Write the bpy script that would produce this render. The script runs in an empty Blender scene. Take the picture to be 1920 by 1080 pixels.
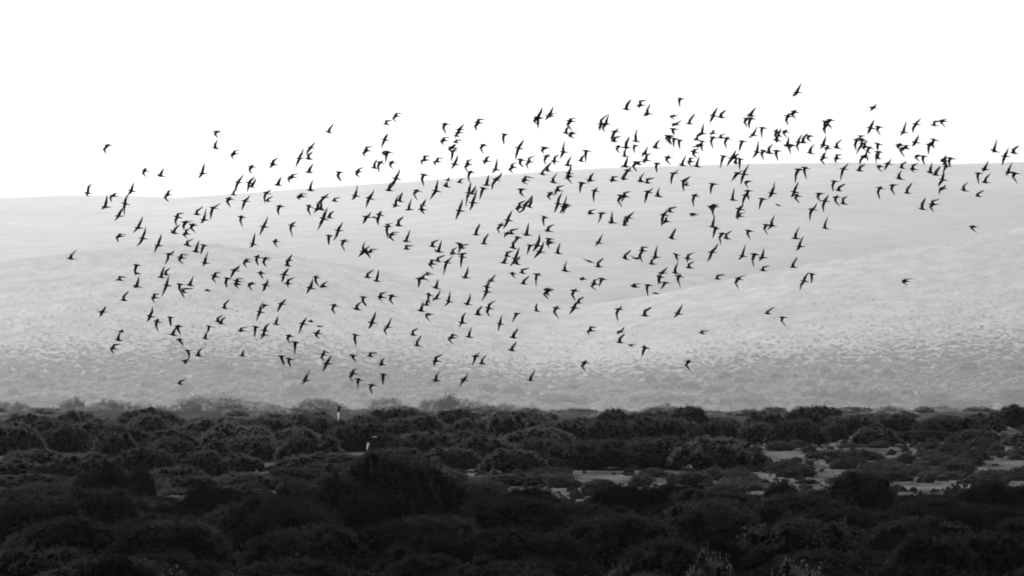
import bpy, bmesh, math, random
import numpy as np
from mathutils import Vector

# ------------------------------------------------------------------ camera, sky, sun, exposure
SC = bpy.context.scene
COL = SC.collection
CAM_H = 8.8                        # metres above the shrub flat
F_PX = 1920 * 200 / 36.0           # 200 mm lens on a 36 mm sensor, in pixels of the 1920 px photograph
V_HOR = 600.0                      # row of the true horizon in the photograph
cam_d = bpy.data.cameras.new('camera')
cam_d.lens = 200; cam_d.sensor_width = 36
cam_d.clip_start = 1; cam_d.clip_end = 60000
cam_d.dof.use_dof = True; cam_d.dof.focus_distance = 192; cam_d.dof.aperture_fstop = 3.6
cam = bpy.data.objects.new('camera', cam_d); COL.objects.link(cam)
cam.location = (0, 0, CAM_H)
cam.rotation_euler = (math.pi / 2 + math.atan((V_HOR - 540) / F_PX), 0, 0)
SC.camera = cam

SUN_EL = math.radians(30)
SUN_AZ = math.radians(-16)          # left of the view direction (+Y), sun is beyond the hills
world = bpy.data.worlds.new('World'); SC.world = world; world.use_nodes = True
nt = world.node_tree; nt.nodes.clear()
sky = nt.nodes.new('ShaderNodeTexSky'); sky.sky_type = 'NISHITA'; sky.sun_disc = False
sky.sun_elevation = SUN_EL; sky.sun_rotation = SUN_AZ
sky.air_density = 1.0; sky.dust_density = 3.0; sky.ozone_density = 1.0
bw = nt.nodes.new('ShaderNodeRGBToBW')         # black and white photograph: the sky is grey
bg = nt.nodes.new('ShaderNodeBackground'); bg.inputs['Strength'].default_value = 0.080
wo = nt.nodes.new('ShaderNodeOutputWorld')
nt.links.new(sky.outputs[0], bw.inputs[0]); nt.links.new(bw.outputs[0], bg.inputs['Color'])
nt.links.new(bg.outputs[0], wo.inputs['Surface'])

sun_d = bpy.data.lights.new('sun', 'SUN'); sun_d.energy = 5.0; sun_d.angle = math.radians(0.5)
sun_d.color = (1, 1, 1)
sun = bpy.data.objects.new('sun', sun_d); COL.objects.link(sun)
sdir = Vector((math.sin(SUN_AZ) * math.cos(SUN_EL), math.cos(SUN_AZ) * math.cos(SUN_EL), math.sin(SUN_EL)))
sun.rotation_euler = sdir.to_track_quat('Z', 'Y').to_euler()
sun.location = (0, 0, 400)

SC.view_settings.view_transform = 'Standard'; SC.view_settings.look = 'None'
SC.view_settings.exposure = 0.0; SC.view_settings.gamma = 1.0; SC.view_settings.use_curve_mapping = False
SC.cycles.volume_bounces = 1
SC.cycles.filter_width = 1.8          # a slightly soft long lens

HAZE_DENSITY = 1.45e-5
HAZE_G = 0.7
rng = np.random.default_rng(7)
rnd = random.Random(7)

# ------------------------------------------------------------------ helpers
def tag(o, label=None, cat=None, group=None, kind=None):
    if label: o['label'] = label
    if cat: o['category'] = cat
    if group: o['group'] = group
    if kind: o['kind'] = kind
    return o

def link(name, me, parent=None):
    o = bpy.data.objects.new(name, me); COL.objects.link(o)
    if parent is not None: o.parent = parent
    return o

def mesh_from(name, verts, faces, mats, smooth=True, mat_idx=None):
    """faces: int array (n,3) or (n,4), or a list of such arrays"""
    if not isinstance(faces, (list, tuple)): faces = [faces]
    verts = np.asarray(verts, np.float32)
    me = bpy.data.meshes.new(name)
    loops = np.concatenate([np.asarray(f, np.int32).ravel() for f in faces])
    totals = np.concatenate([np.full(len(f), f.shape[1], np.int32) for f in faces])
    starts = np.concatenate([[0], np.cumsum(totals)[:-1]]).astype(np.int32)
    me.vertices.add(len(verts)); me.vertices.foreach_set('co', verts.ravel())
    me.loops.add(len(loops)); me.loops.foreach_set('vertex_index', loops)
    me.polygons.add(len(totals)); me.polygons.foreach_set('loop_start', starts)
    me.polygons.foreach_set('loop_total', totals)
    me.polygons.foreach_set('use_smooth', np.full(len(totals), smooth))
    if mat_idx is not None: me.polygons.foreach_set('material_index', np.asarray(mat_idx, np.int32))
    for m in mats: me.materials.append(m)
    me.update(calc_edges=True); me.validate()
    return me

def vhash(ix, iy, seed):
    n = (ix.astype(np.int64) * 374761393 + iy.astype(np.int64) * 668265263 + seed * 974634541) & 0x7fffffff
    n = ((n ^ (n >> 13)) * 1274126177) & 0x7fffffff
    return ((n ^ (n >> 16)) & 0xffff) / 65535.0
def vnoise(x, y, seed=0):
    x = np.asarray(x, float); y = np.asarray(y, float)
    ix = np.floor(x); iy = np.floor(y); fx = x - ix; fy = y - iy
    fx = fx * fx * (3 - 2 * fx); fy = fy * fy * (3 - 2 * fy)
    ix = ix.astype(np.int64); iy = iy.astype(np.int64)
    a = vhash(ix, iy, seed); b = vhash(ix + 1, iy, seed); c = vhash(ix, iy + 1, seed); d = vhash(ix + 1, iy + 1, seed)
    return (a * (1 - fx) + b * fx) * (1 - fy) + (c * (1 - fx) + d * fx) * fy
def fbm(x, y, oct=4, seed=0):
    s = 0; a = 0.5
    for i in range(oct):
        s = s + a * (vnoise(x * 2 ** i, y * 2 ** i, seed + i) - 0.5); a *= 0.5
    return s
def sstep(a, b, x):
    t = np.clip((x - a) / (b - a), 0, 1); return t * t * (3 - 2 * t)

# ------------------------------------------------------------------ materials
def new_mat(name):
    m = bpy.data.materials.new(name); m.use_nodes = True
    n = m.node_tree; n.nodes.clear(); return m, n
def grey(v): return (v, v, v, 1)

def foliage_mat(name, lo, hi, trans=0.35, scale=1.2, sheen=0.0):
    m, n = new_mat(name)
    tc = n.nodes.new('ShaderNodeTexCoord'); oi = n.nodes.new('ShaderNodeObjectInfo')
    nz = n.nodes.new('ShaderNodeTexNoise'); nz.inputs['Scale'].default_value = scale; nz.inputs['Detail'].default_value = 5
    n.links.new(tc.outputs['Object'], nz.inputs['Vector'])
    ad = n.nodes.new('ShaderNodeMath'); ad.operation = 'MULTIPLY_ADD'
    n.links.new(oi.outputs['Random'], ad.inputs[0]); ad.inputs[1].default_value = 0.6
    n.links.new(nz.outputs[0], ad.inputs[2])
    mr = n.nodes.new('ShaderNodeMapRange')
    mr.inputs['From Min'].default_value = 0.4; mr.inputs['From Max'].default_value = 1.15
    mr.inputs['To Min'].default_value = lo; mr.inputs['To Max'].default_value = hi
    n.links.new(ad.outputs[0], mr.inputs[0])
    d = n.nodes.new('ShaderNodeBsdfDiffuse'); t = n.nodes.new('ShaderNodeBsdfTranslucent'); mx = n.nodes.new('ShaderNodeMixShader')
    mx.inputs[0].default_value = trans
    n.links.new(mr.outputs[0], d.inputs['Color']); n.links.new(mr.outputs[0], t.inputs['Color'])
    n.links.new(d.outputs[0], mx.inputs[1]); n.links.new(t.outputs[0], mx.inputs[2])
    o = n.nodes.new('ShaderNodeOutputMaterial')
    if sheen:                                     # waxy leaf faces
        gl = n.nodes.new('ShaderNodeBsdfGlossy'); gl.inputs['Roughness'].default_value = 0.5; gl.inputs['Color'].default_value = grey(sheen)
        fr = n.nodes.new('ShaderNodeFresnel'); fr.inputs['IOR'].default_value = 1.4
        m2 = n.nodes.new('ShaderNodeMixShader'); n.links.new(fr.outputs[0], m2.inputs[0])
        n.links.new(mx.outputs[0], m2.inputs[1]); n.links.new(gl.outputs[0], m2.inputs[2]); mx = m2
    n.links.new(mx.outputs[0], o.inputs[0])
    return m

def plain_mat(name, v, rough=0.9):
    m, n = new_mat(name)
    p = n.nodes.new('ShaderNodeBsdfDiffuse'); p.inputs['Roughness'].default_value = rough
    tc = n.nodes.new('ShaderNodeTexCoord'); nz = n.nodes.new('ShaderNodeTexNoise'); nz.inputs['Scale'].default_value = 9
    mr = n.nodes.new('ShaderNodeMapRange'); mr.inputs['To Min'].default_value = v * 0.7; mr.inputs['To Max'].default_value = v * 1.3
    n.links.new(tc.outputs['Object'], nz.inputs[0]); n.links.new(nz.outputs[0], mr.inputs[0]); n.links.new(mr.outputs[0], p.inputs['Color'])
    o = n.nodes.new('ShaderNodeOutputMaterial'); n.links.new(p.outputs[0], o.inputs[0])
    return m

def ground_mat(name, layers, dense=None, axis='X'):
    """layers: list of (scale, low colour, high colour, from_min, from_max, stretch); multiplied together"""
    m, n = new_mat(name)
    tc = n.nodes.new('ShaderNodeTexCoord'); prev = None
    for sc_, lo, hi, f0, f1, st in layers:
        mp = n.nodes.new('ShaderNodeMapping'); mp.inputs['Scale'].default_value = (1, st, 1)
        nz = n.nodes.new('ShaderNodeTexNoise'); nz.inputs['Scale'].default_value = sc_; nz.inputs['Detail'].default_value = 6
        nz.inputs['Roughness'].default_value = 0.6
        mr = n.nodes.new('ShaderNodeMapRange'); mr.inputs['From Min'].default_value = f0; mr.inputs['From Max'].default_value = f1
        mr.inputs['To Min'].default_value = lo; mr.inputs['To Max'].default_value = hi
        n.links.new(tc.outputs['Object'], mp.inputs[0]); n.links.new(mp.outputs[0], nz.inputs[0]); n.links.new(nz.outputs[0], mr.inputs[0])
        if prev is None: prev = mr
        else:
            mu = n.nodes.new('ShaderNodeMath'); mu.operation = 'MULTIPLY'
            n.links.new(prev.outputs[0], mu.inputs[0]); n.links.new(mr.outputs[0], mu.inputs[1]); prev = mu
    if dense:                                     # along one axis: gully shade painted on the far face, near slope paler uphill
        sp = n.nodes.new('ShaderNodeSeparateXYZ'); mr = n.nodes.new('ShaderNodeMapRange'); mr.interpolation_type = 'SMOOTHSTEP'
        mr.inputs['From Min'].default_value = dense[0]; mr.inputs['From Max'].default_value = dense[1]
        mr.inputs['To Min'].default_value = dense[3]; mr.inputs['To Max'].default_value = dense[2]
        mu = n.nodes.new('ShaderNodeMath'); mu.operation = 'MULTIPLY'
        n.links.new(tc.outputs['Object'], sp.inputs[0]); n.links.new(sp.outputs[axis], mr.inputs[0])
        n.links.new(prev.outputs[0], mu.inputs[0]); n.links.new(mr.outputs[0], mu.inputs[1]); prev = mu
    d = n.nodes.new('ShaderNodeBsdfDiffuse'); n.links.new(prev.outputs[0], d.inputs['Color'])
    o = n.nodes.new('ShaderNodeOutputMaterial'); n.links.new(d.outputs[0], o.inputs[0])
    return m

M_leaf = foliage_mat('shrub_leaves', 0.004, 0.052, 0.35, 1.2)
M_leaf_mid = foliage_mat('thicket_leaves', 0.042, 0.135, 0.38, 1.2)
M_leaf_pale = foliage_mat('grey_shrub_leaves', 0.07, 0.12, 0.3)
M_low = foliage_mat('low_shrub_leaves', 0.05, 0.12, 0.25, 3.0)
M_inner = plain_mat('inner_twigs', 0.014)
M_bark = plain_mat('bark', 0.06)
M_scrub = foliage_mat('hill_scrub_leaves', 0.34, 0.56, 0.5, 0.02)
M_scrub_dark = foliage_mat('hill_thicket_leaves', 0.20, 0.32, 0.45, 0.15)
M_sand = ground_mat('sand_and_litter', [(0.30, 0.06, 0.17, 0.40, 0.60, 0.35), (3.0, 0.6, 1.15, 0.3, 0.7, 0.6)], (465, 560, 0.6, 1.0), 'Y')
M_hill = ground_mat('hill_grass', [(0.003, 0.385, 0.46, 0.3, 0.7, 0.5), (0.02, 0.8, 1.12, 0.35, 0.65, 0.6), (0.12, 0.8, 1.15, 0.3, 0.7, 0.7)], (12050, 13200, 1.0, 0.85), 'Y')
M_ridge = ground_mat('ridge_scrub', [(0.0007, 0.24, 0.33, 0.35, 0.65, 0.4), (0.008, 0.8, 1.15, 0.3, 0.7, 0.5)], (-270, 1500, 0.84, 1.0))  # shade of the gully face is put into the colour, darker eastward

# ------------------------------------------------------------------ terrain
RIDGE_U = np.array([-2500, -400, 0, 80, 160, 230, 330, 400, 500, 600, 700, 800, 900, 1000, 1100, 1200, 1300, 1450, 1600, 1700, 1800, 1920, 2300, 4500])
RIDGE_V = np.array([430, 385, 372, 368, 365, 366, 371, 367, 360, 353, 345, 338, 330, 323, 317, 313, 309, 306, 304, 305, 307, 303, 315, 420])
CREST_U = np.array([-2500, -300, 0, 120, 250, 400, 550, 700, 850, 1000, 1100, 1200, 1300, 1400, 1500, 1620, 1760, 1920, 2200, 4500])
CREST_V = np.array([540, 520, 494, 478, 463, 456, 474, 508, 545, 572, 574, 558, 537, 515, 496, 474, 450, 424, 395, 500])
D0, DC, DB, DR = 12000.0, 14300.0, 16000.0, 27000.0

def near_z(x, d):
    """height of the shrub flat, the valley and the near hill"""
    u = 960 + F_PX * x / np.maximum(d, 50)
    z_flat = 0.25 * fbm(x * 0.05, d * 0.05, 3, 3) * sstep(60, 140, d)
    z_val = np.interp(d, [460, 900, 1500, D0], [0, -5.5, -18, CAM_H - 178 / F_PX * D0])
    vc = np.interp(u, CREST_U, CREST_V)
    t = np.clip((d - D0) / (DC - D0), 0, 1)
    s = t ** 0.85
    v = 778 + (vc - 778) * s
    z_hill = CAM_H + (V_HOR - v) / F_PX * d
    back = np.clip((d - DC) / (DB - DC), 0, 1)
    z_back = CAM_H + (V_HOR - vc) / F_PX * DC - 90 * back ** 1.5 - 4 * back
    z = np.where(d < 460, z_flat, np.where(d < D0, z_val, np.where(d < DC, z_hill, z_back)))
    amp = sstep(460, 1500, d) * 2.0 + sstep(12000, 13300, d) * 10.0
    z = z + amp * fbm(x / 240, d / 350, 4, 11) + sstep(12100, 13800, d) * 34 * fbm(x / 560, d / 950, 2, 21)
    return z

def far_z(x, d):
    u = 960 + F_PX * x / d
    vr = np.interp(u, RIDGE_U, RIDGE_V)
    t = np.clip((d - 15400) / (DR - 15400), 0, 1)
    v = 615 + (vr - 615) * t ** 0.55
    z = CAM_H + (V_HOR - v) / F_PX * d
    back = np.clip((d - DR) / 3000, 0, 1)
    z = np.where(d > DR, CAM_H + (V_HOR - vr) / F_PX * DR - 160 * back ** 1.4, z)
    z = z + 46 * fbm(x / 950, d / 2000, 4, 31) * sstep(15400, 17600, d) * (1 - 0.75 * sstep(22000, DR, d)) + 5.0 * fbm(x / 110, d / 400, 3, 41)
    return z

def sheet(name, ds, half, nx, zf, mat, smooth=True):
    ds = np.asarray(ds, float)
    V = []
    for d in ds:
        x = np.linspace(-1, 1, nx) * half(d)
        V.append(np.stack([x, np.full(nx, d), zf(x, np.full(nx, d))], 1))
    V = np.concatenate(V); n = len(ds)
    i, j = np.meshgrid(np.arange(n - 1), np.arange(nx - 1), indexing='ij')
    a = (i * nx + j).ravel(); F = np.stack([a, a + 1, a + nx + 1, a + nx], 1)
    return link(name, mesh_from(name, V, F, [mat], smooth))

half = lambda d: 260 + 0.16 * d
g = sheet('ground', np.concatenate([np.linspace(-120, 460, 117), np.linspace(475, 1500, 60)]), half, 181, near_z, M_sand)
tag(g, 'flat of pale sand and litter under the dark shrubs', 'ground', kind='structure')
h = sheet('hillside', np.concatenate([np.linspace(1500, 11800, 90), np.linspace(11815, DC, 230), np.linspace(DC + 12, DB, 50)]), half, 321, near_z, M_hill)
tag(h, 'long misty slope dotted with scrub behind the dark shrub belt', 'hillside', kind='structure')
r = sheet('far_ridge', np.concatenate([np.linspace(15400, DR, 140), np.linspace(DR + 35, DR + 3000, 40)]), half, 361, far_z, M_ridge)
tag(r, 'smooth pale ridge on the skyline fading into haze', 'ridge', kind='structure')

# ------------------------------------------------------------------ the haze in the air
hx, y0, y1, z0, z1 = 5400, -160, 30500, -330, 900
hv = [(sx * hx, yy, zz) for zz in (z0, z1) for yy in (y0, y1) for sx in (-1, 1)]
hf = np.array([(0, 2, 3, 1), (4, 5, 7, 6), (0, 1, 5, 4), (2, 6, 7, 3), (0, 4, 6, 2), (1, 3, 7, 5)])
M_haze, n = new_mat('haze_air')
pv = n.nodes.new('ShaderNodeVolumePrincipled')
pv.inputs['Color'].default_value = grey(0.96); pv.inputs['Density'].default_value = HAZE_DENSITY; pv.inputs['Anisotropy'].default_value = HAZE_G
o_ = n.nodes.new('ShaderNodeOutputMaterial'); n.links.new(pv.outputs[0], o_.inputs['Volume'])
haze = link('haze', mesh_from('haze', np.array(hv, float), hf, [M_haze], False))
tag(haze, 'pale mist lying over the valley and the hills', 'haze', kind='stuff')

# ------------------------------------------------------------------ shrubs and trees
def ico(sub=2):
    bm = bmesh.new(); bmesh.ops.create_icosphere(bm, subdivisions=sub, radius=1)
    V = np.array([v.co[:] for v in bm.verts]); F = np.array([[v.index for v in f.verts] for f in bm.faces]); bm.free()
    return V, F
ICO1, ICO2 = ico(1), ico(2)

def crown_mesh(name, seed, lobes, n_tuft, per, leaf, mat, tuft_r=0.05):
    """A crown of unit width standing on z=0: lumpy inner mass and thousands of leaf faces held in tufts."""
    q = np.random.default_rng(seed)
    V, F, nv = [], [], 0
    for (cx, cy, cz, rx, ry, rz) in lobes:
        iv, jf = ICO2 if rx > 0.15 else ICO1
        nrm = iv * (1 + 0.22 * (q.random(len(iv)) - 0.5))[:, None]
        P = nrm * np.array([rx, ry, rz]) * 0.84 + np.array([cx, cy, cz])
        P[:, 2] = np.maximum(P[:, 2], 0.01)
        V.append(P); F.append(jf + nv); nv += len(P)
    L = np.array(lobes); area = L[:, 3] * L[:, 5] + L[:, 3] * L[:, 4]
    tc, tn = [], []
    while len(tc) < n_tuft:
        k = q.choice(len(L), p=area / area.sum())
        d = q.normal(size=3); d /= np.linalg.norm(d)
        if d[2] < -0.35: continue
        p = L[k, :3] + d * L[k, 3:] * (0.93 + 0.14 * q.random() + (0.12 * q.random() if q.random() < 0.15 else 0))
        if p[2] < 0.02: continue
        e = ((p - L[:, :3]) / L[:, 3:]) ** 2
        e = e.sum(1); e[k] = 9
        if e.min() < 0.72: continue
        tc.append(p); tn.append(d)
    tc = np.repeat(np.array(tc), per, 0); tn = np.repeat(np.array(tn), per, 0)
    N = len(tc)
    off = q.normal(size=(N, 3)) * tuft_r * np.repeat(0.4 + 0.8 * q.random(n_tuft), per)[:, None]
    c = tc + off
    c[:, 2] = np.maximum(c[:, 2], 0.01)
    nn = tn * 0.7 + np.array([0, 0, 0.5]) + q.normal(size=(N, 3)) * 0.8
    nn /= np.linalg.norm(nn, axis=1)[:, None]
    a = np.cross(nn, q.normal(size=(N, 3))); a /= np.linalg.norm(a, axis=1)[:, None]
    b = np.cross(nn, a)
    s = leaf * (0.55 + 0.9 * q.random(N))[:, None]
    P = np.stack([c - a * s, c - b * s * 0.5, c + a * s, c + b * s * 0.5], 1).reshape(-1, 3)
    Q = np.arange(N * 4).reshape(N, 4) + nv
    V.append(P)
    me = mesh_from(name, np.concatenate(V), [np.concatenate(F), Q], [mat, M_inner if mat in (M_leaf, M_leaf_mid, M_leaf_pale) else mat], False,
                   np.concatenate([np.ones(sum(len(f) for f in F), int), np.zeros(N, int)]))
    return me

def trunk_mesh(name, seed, lobes):
    q = np.random.default_rng(seed + 500)
    V, F = [], []
    for (cx, cy, cz, rx, ry, rz) in lobes[:5]:
        pts = [np.array([0.02 * q.normal(), 0.02 * q.normal(), -0.04]), np.array([cx * 0.35, cy * 0.35, cz * 0.45]) + 0.02 * q.normal(size=3), np.array([cx, cy, cz + 0.3 * rz])]
        rad = [0.022, 0.015, 0.006]
        b = len(V)
        for p, r_ in zip(pts, rad):
            for k in range(6):
                V.append(p + r_ * np.array([math.cos(k * math.pi / 3), math.sin(k * math.pi / 3), 0]))
        for i in range(2):
            for k in range(6):
                F.append([b + i * 6 + k, b + i * 6 + (k + 1) % 6, b + i * 6 + 6 + (k + 1) % 6, b + i * 6 + 6 + k])
    return mesh_from(name, np.array(V), np.array(F), [M_bark], True)

def dome_lobes(seed, n, hgt, small=(0.055, 0.105)):
    """billows packed over a dome: a big heart and n small heads on its skin, a few of them breaking the outline"""
    q = np.random.default_rng(seed); out = [(0, 0, hgt * 0.36, 0.34, 0.34, hgt * 0.5)]
    lean = q.normal(size=2) * 0.05
    for i in range(5):
        a = q.random() * 6.283; rr = 0.2 * math.sqrt(q.random())
        out.append((rr * math.cos(a), rr * math.sin(a), hgt * (0.42 + 0.2 * q.random()), 0.17, 0.17, hgt * 0.32))
    for i in range(n):
        a = q.random() * 6.283; t = q.random() ** 0.6 * 1.45
        bump = 0.86 + 0.13 * q.random() + (0.14 * q.random() if q.random() < 0.12 else 0)
        rr = 0.43 * math.sin(t) ** 0.8 * bump; zz = hgt * (0.12 + 0.8 * math.cos(t)) * bump
        sz = small[0] + (small[1] - small[0]) * q.random()
        out.append((rr * math.cos(a) + lean[0], rr * math.sin(a) + lean[1], max(zz - sz * 0.4, 0.04), sz, sz, sz * (0.75 + 0.35 * q.random())))
    return out

NEAR_P, MID_P, PALE_P, LOW_P = [], [], [], []
for k in range(9):
    lb = dome_lobes(100 + k, 62 + 4 * k, 0.50 + 0.05 * (k % 4))
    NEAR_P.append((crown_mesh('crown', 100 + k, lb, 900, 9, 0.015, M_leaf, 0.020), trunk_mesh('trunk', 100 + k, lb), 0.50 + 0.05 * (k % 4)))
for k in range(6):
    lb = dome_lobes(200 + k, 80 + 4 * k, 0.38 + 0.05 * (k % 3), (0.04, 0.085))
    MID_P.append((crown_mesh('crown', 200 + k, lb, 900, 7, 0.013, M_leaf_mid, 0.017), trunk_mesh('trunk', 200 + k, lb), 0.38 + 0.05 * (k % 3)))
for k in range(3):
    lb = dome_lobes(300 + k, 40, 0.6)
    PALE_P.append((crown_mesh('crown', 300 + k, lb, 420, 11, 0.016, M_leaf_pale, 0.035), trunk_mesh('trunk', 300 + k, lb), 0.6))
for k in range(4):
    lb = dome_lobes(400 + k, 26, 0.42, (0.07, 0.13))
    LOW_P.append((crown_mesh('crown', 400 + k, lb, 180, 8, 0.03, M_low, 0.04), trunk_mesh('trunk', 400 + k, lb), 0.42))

ONES = 'zero one two three four five six seven eight nine ten eleven twelve thirteen fourteen fifteen sixteen seventeen eighteen nineteen'.split()
TENS = '- - twenty thirty forty fifty sixty seventy eighty ninety'.split()
def spoken(n):
    n = int(round(n))
    if n > 99: return 'one-hundred'
    if n < 20: return ONES[max(n, 0)]
    return TENS[n // 10] + ('-' + ONES[n % 10] if n % 10 else '')
def place(u, v):
    """where in the photograph, for things that nothing else tells apart"""
    return spoken(u / 19.2) + ' percent across, ' + spoken(v / 10.8) + ' down'
SEEN = set()
def uniq(what, u, v):
    """label with a place; where two would read the same the second says it is beside the first"""
    for near_by in ('', ' slightly higher', ' slightly lower', ' touching another', ' half hidden'):
        for du, dv in ((0, 0), (6, 0), (-6, 0), (0, 4), (0, -4)):
            lab = what + ', ' + place(u + du, v + dv) + near_by
            if lab not in SEEN:
                SEEN.add(lab); return lab
    SEEN.add(lab); return lab

PLANTED = []
SIZES = {'near': 210, 'mid': 130, 'pale': 150, 'low': 58}
def plant(kind, protos, u, v_top, w_px, d, label, cat, group, name, H=None):
    """stand a shrub at distance d so that its top shows at row v_top; w_px is its width in the photo"""
    x = (u - 960) / F_PX * d; w = w_px / F_PX * d
    z = float(near_z(np.array([x]), np.array([d]))[0])
    if H is None: H = max(CAM_H - (v_top - V_HOR) / F_PX * d - z, 0.25)
    v_top = V_HOR + (CAM_H - z - H) / F_PX * d
    cr, tr, ph = rnd.choice(protos)
    o = bpy.data.objects.new(name, None); COL.objects.link(o); o.empty_display_size = 0.3
    o.location = (x, d, z - 0.03); o.rotation_euler.z = rnd.random() * 6.283
    o.scale = (w, w, H / ph * 0.97)
    link('crown', cr, o); link('trunk', tr, o)
    look = 'broad' if w_px > 1.25 * SIZES[kind] else 'narrow' if w_px < 0.75 * SIZES[kind] else 'medium'
    lab = uniq('%s %s, top' % (look, label), u, v_top)
    tag(o, lab, cat, group)
    PLANTED.append((u, v_top, w_px, d))
    return o

def named(o, label):
    SEEN.discard(o['label']); o['label'] = label; SEEN.add(label)

N_, M_, P_, L_ = ('near', NEAR_P), ('mid', MID_P), ('pale', PALE_P), ('low', LOW_P)
GN, GM, GL = 'dark shrubs of the foreground canopy', 'thickets of the middle belt', 'low shrubs scattered on the sand'
def near(u, vt, w, d): return plant('near', NEAR_P, u, vt, w, d, 'black leafy shrub in front', 'shrub', GN, 'shrub')
def mid(u, vt, w, d): return plant('mid', MID_P, u, vt, w, d, 'charcoal thicket in middle belt', 'thicket', GM, 'thicket')

# the ones that can be singled out
named(near(718, 832, 230, 226), 'tallest black shrub under the lowest flying tern')
named(near(800, 862, 170, 229), 'black shrub joined to the shaded flank of the tallest one')
named(near(650, 880, 130, 224), 'black shrub on the pale-tufted flank of the tallest one')
named(near(180, 868, 130, 262), 'lone round black shrub in front of a pale sand patch')
named(near(268, 870, 62, 268), 'small round black tree standing alone beside a wider shrub')
named(near(200, 1024, 250, 151), 'broad dome shrub with bright rimmed top at bottom left corner')
named(near(1620, 873, 170, 246), 'black shrub peak rising into the strip of pale sand')
named(near(1458, 892, 100, 243), 'round black shrub at the near edge of the sand strip')
near(1850, 892, 150, 240)
for (u, vt, w, d) in ((430, 905, 220, 236), (520, 950, 250, 200), (1150, 955, 290, 194), (1700, 958, 310, 192), (1350, 925, 230, 216), (955, 920, 250, 216),
                      (330, 965, 250, 193), (70, 925, 240, 210), (1880, 985, 260, 180), (820, 990, 280, 178), (1240, 1000, 240, 172)):
    near(u, vt, w, d)
for (u, vt, w, d) in ((1335, 1030, 115, 149), (1500, 1045, 150, 148), (330, 1072, 200, 144), (1130, 1068, 150, 146)):
    plant('pale', PALE_P, u, vt, w, d, 'greyish shrub with pale leaf tips', 'shrub', GN, 'shrub')
named(mid(1110, 818, 210, 336), 'dense dome thicket, first of three beside the sand flat')
named(mid(1235, 813, 230, 338), 'dense dome thicket, middle one of three beside the sand flat')
named(mid(1350, 813, 200, 334), 'dense dome thicket, the end one touching the sand flat')
named(mid(255, 766, 92, 430), 'round-topped thicket, highest bump at the misty left edge')
named(mid(160, 777, 104, 425), 'broad thicket bump beside the round-topped one')
named(mid(20, 786, 100, 425), 'thicket cut by the left border of the picture')
named(mid(1500, 767, 70, 445), 'little thicket forming the peak of the dark belt')

for (u, vt, w, d) in ((25, 858, 150, 318), (100, 866, 130, 310), (330, 872, 130, 306), (560, 872, 150, 306), (620, 866, 130, 312), (800, 868, 140, 312)):
    mid(u, vt, w, d)
# the foreground canopy, row behind row
for d, H0 in ((147, 2.15), (159, 2.2), (171, 2.25), (184, 2.3), (198, 2.3), (212, 2.2), (226, 2.0), (240, 1.75), (254, 1.5)):
    u = -60 + rnd.random() * 60
    while u < 1990:
        wm = rnd.uniform(3.1, 6.2); w = wm * F_PX / d
        uc = u + w * 0.5; H = H0 * rnd.uniform(0.76, 1.18)
        if d > 250 and (uc < 560 or 1380 < uc): H *= 0.85
        vt = V_HOR + (CAM_H - H) * F_PX / d
        clash = any(abs(p[0] - uc) < 0.45 * (p[2] + w) * 0.6 and abs(p[3] - d) < 5 for p in PLANTED[:25])
        if not clash and rnd.random() > 0.04: near(uc, vt, w, d + rnd.uniform(-5, 5))
        u += w * rnd.uniform(0.66, 0.9)
# the middle belt
for d, H0, u0, u1 in ((301, 0.8, -40, 420), (304, 0.8, 470, 900), (322, 1.55, -40, 960), (348, 1.85, -60, 1000), (376, 2.0, -60, 1010), (404, 2.05, -60, 1440), (404, 1.25, 1460, 1990), (428, 1.85, -60, 1990), (450, 1.65, 280, 1990)):
    u = u0 + rnd.random() * 50
    while u < u1:
        wm = rnd.uniform(3.2, 7.0); w = wm * F_PX / d
        uc = u + w * 0.5; H = H0 * (rnd.uniform(0.8, 1.15) if d < 420 else rnd.uniform(0.66, 1.3))
        if d > 415 and uc > 1000: H *= 1.08
        if d > 400 and 1660 < uc < 1720: H *= 0.7
        vt = V_HOR + (CAM_H - H) * F_PX / d
        if rnd.random() > 0.05: mid(uc, vt, w, d + rnd.uniform(-8, 8))
        u += w * rnd.uniform(0.6, 0.85)
# low shrubs on the sand
spots = []
while len(spots) < 78:
    d = rnd.uniform(305, 415); u = rnd.uniform(1370, 1960)
    if d > 395 and rnd.random() < 0.3: continue
    if u < 1450 and d > 320: continue
    spots.append((u, d))
spots += [(rnd.uniform(-20, 620), rnd.uniform(285, 310)) for _ in range(34)]
spots += [(rnd.uniform(880, 1400), rnd.uniform(290, 322)) for _ in range(22)]
for u, d in spots:
    w = rnd.uniform(0.9, 3.0) * F_PX / d; H = rnd.uniform(0.3, 0.75)
    plant('low', LOW_P, u, 0, w, d, 'low shrub on sand', 'shrub', GL, 'low_shrub', H=H)

# ------------------------------------------------------------------ scrub far out in the haze
def blob_protos(seed, mat, n=6):
    out = []
    for k in range(n):
        lb = dome_lobes(seed + k, 24, 0.5, (0.07, 0.14))
        out.append((crown_mesh('hill_thicket', seed + k, lb, 90, 7, 0.05, mat, 0.05), 0.5))
    return out
HT = blob_protos(700, M_scrub_dark)
def hill_thicket(u, v_top, w_px, d, H, label=None):
    x = (u - 960) / F_PX * d; w = w_px / F_PX * d
    z = float(near_z(np.array([x]), np.array([d]))[0])
    me, ph = rnd.choice(HT)
    o = link('hill_thicket', me); o.location = (x, d, z - 0.1); o.rotation_euler.z = rnd.random() * 6.283
    o.scale = (w, w, H / ph)
    vt = V_HOR + (CAM_H - z - H) / F_PX * d
    tag(o, label or uniq('hazy grey %s thicket on the valley slope' % ('wide' if w_px > 90 else 'small'), u, vt), 'thicket', 'thickets in the haze beyond the dark belt')
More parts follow.
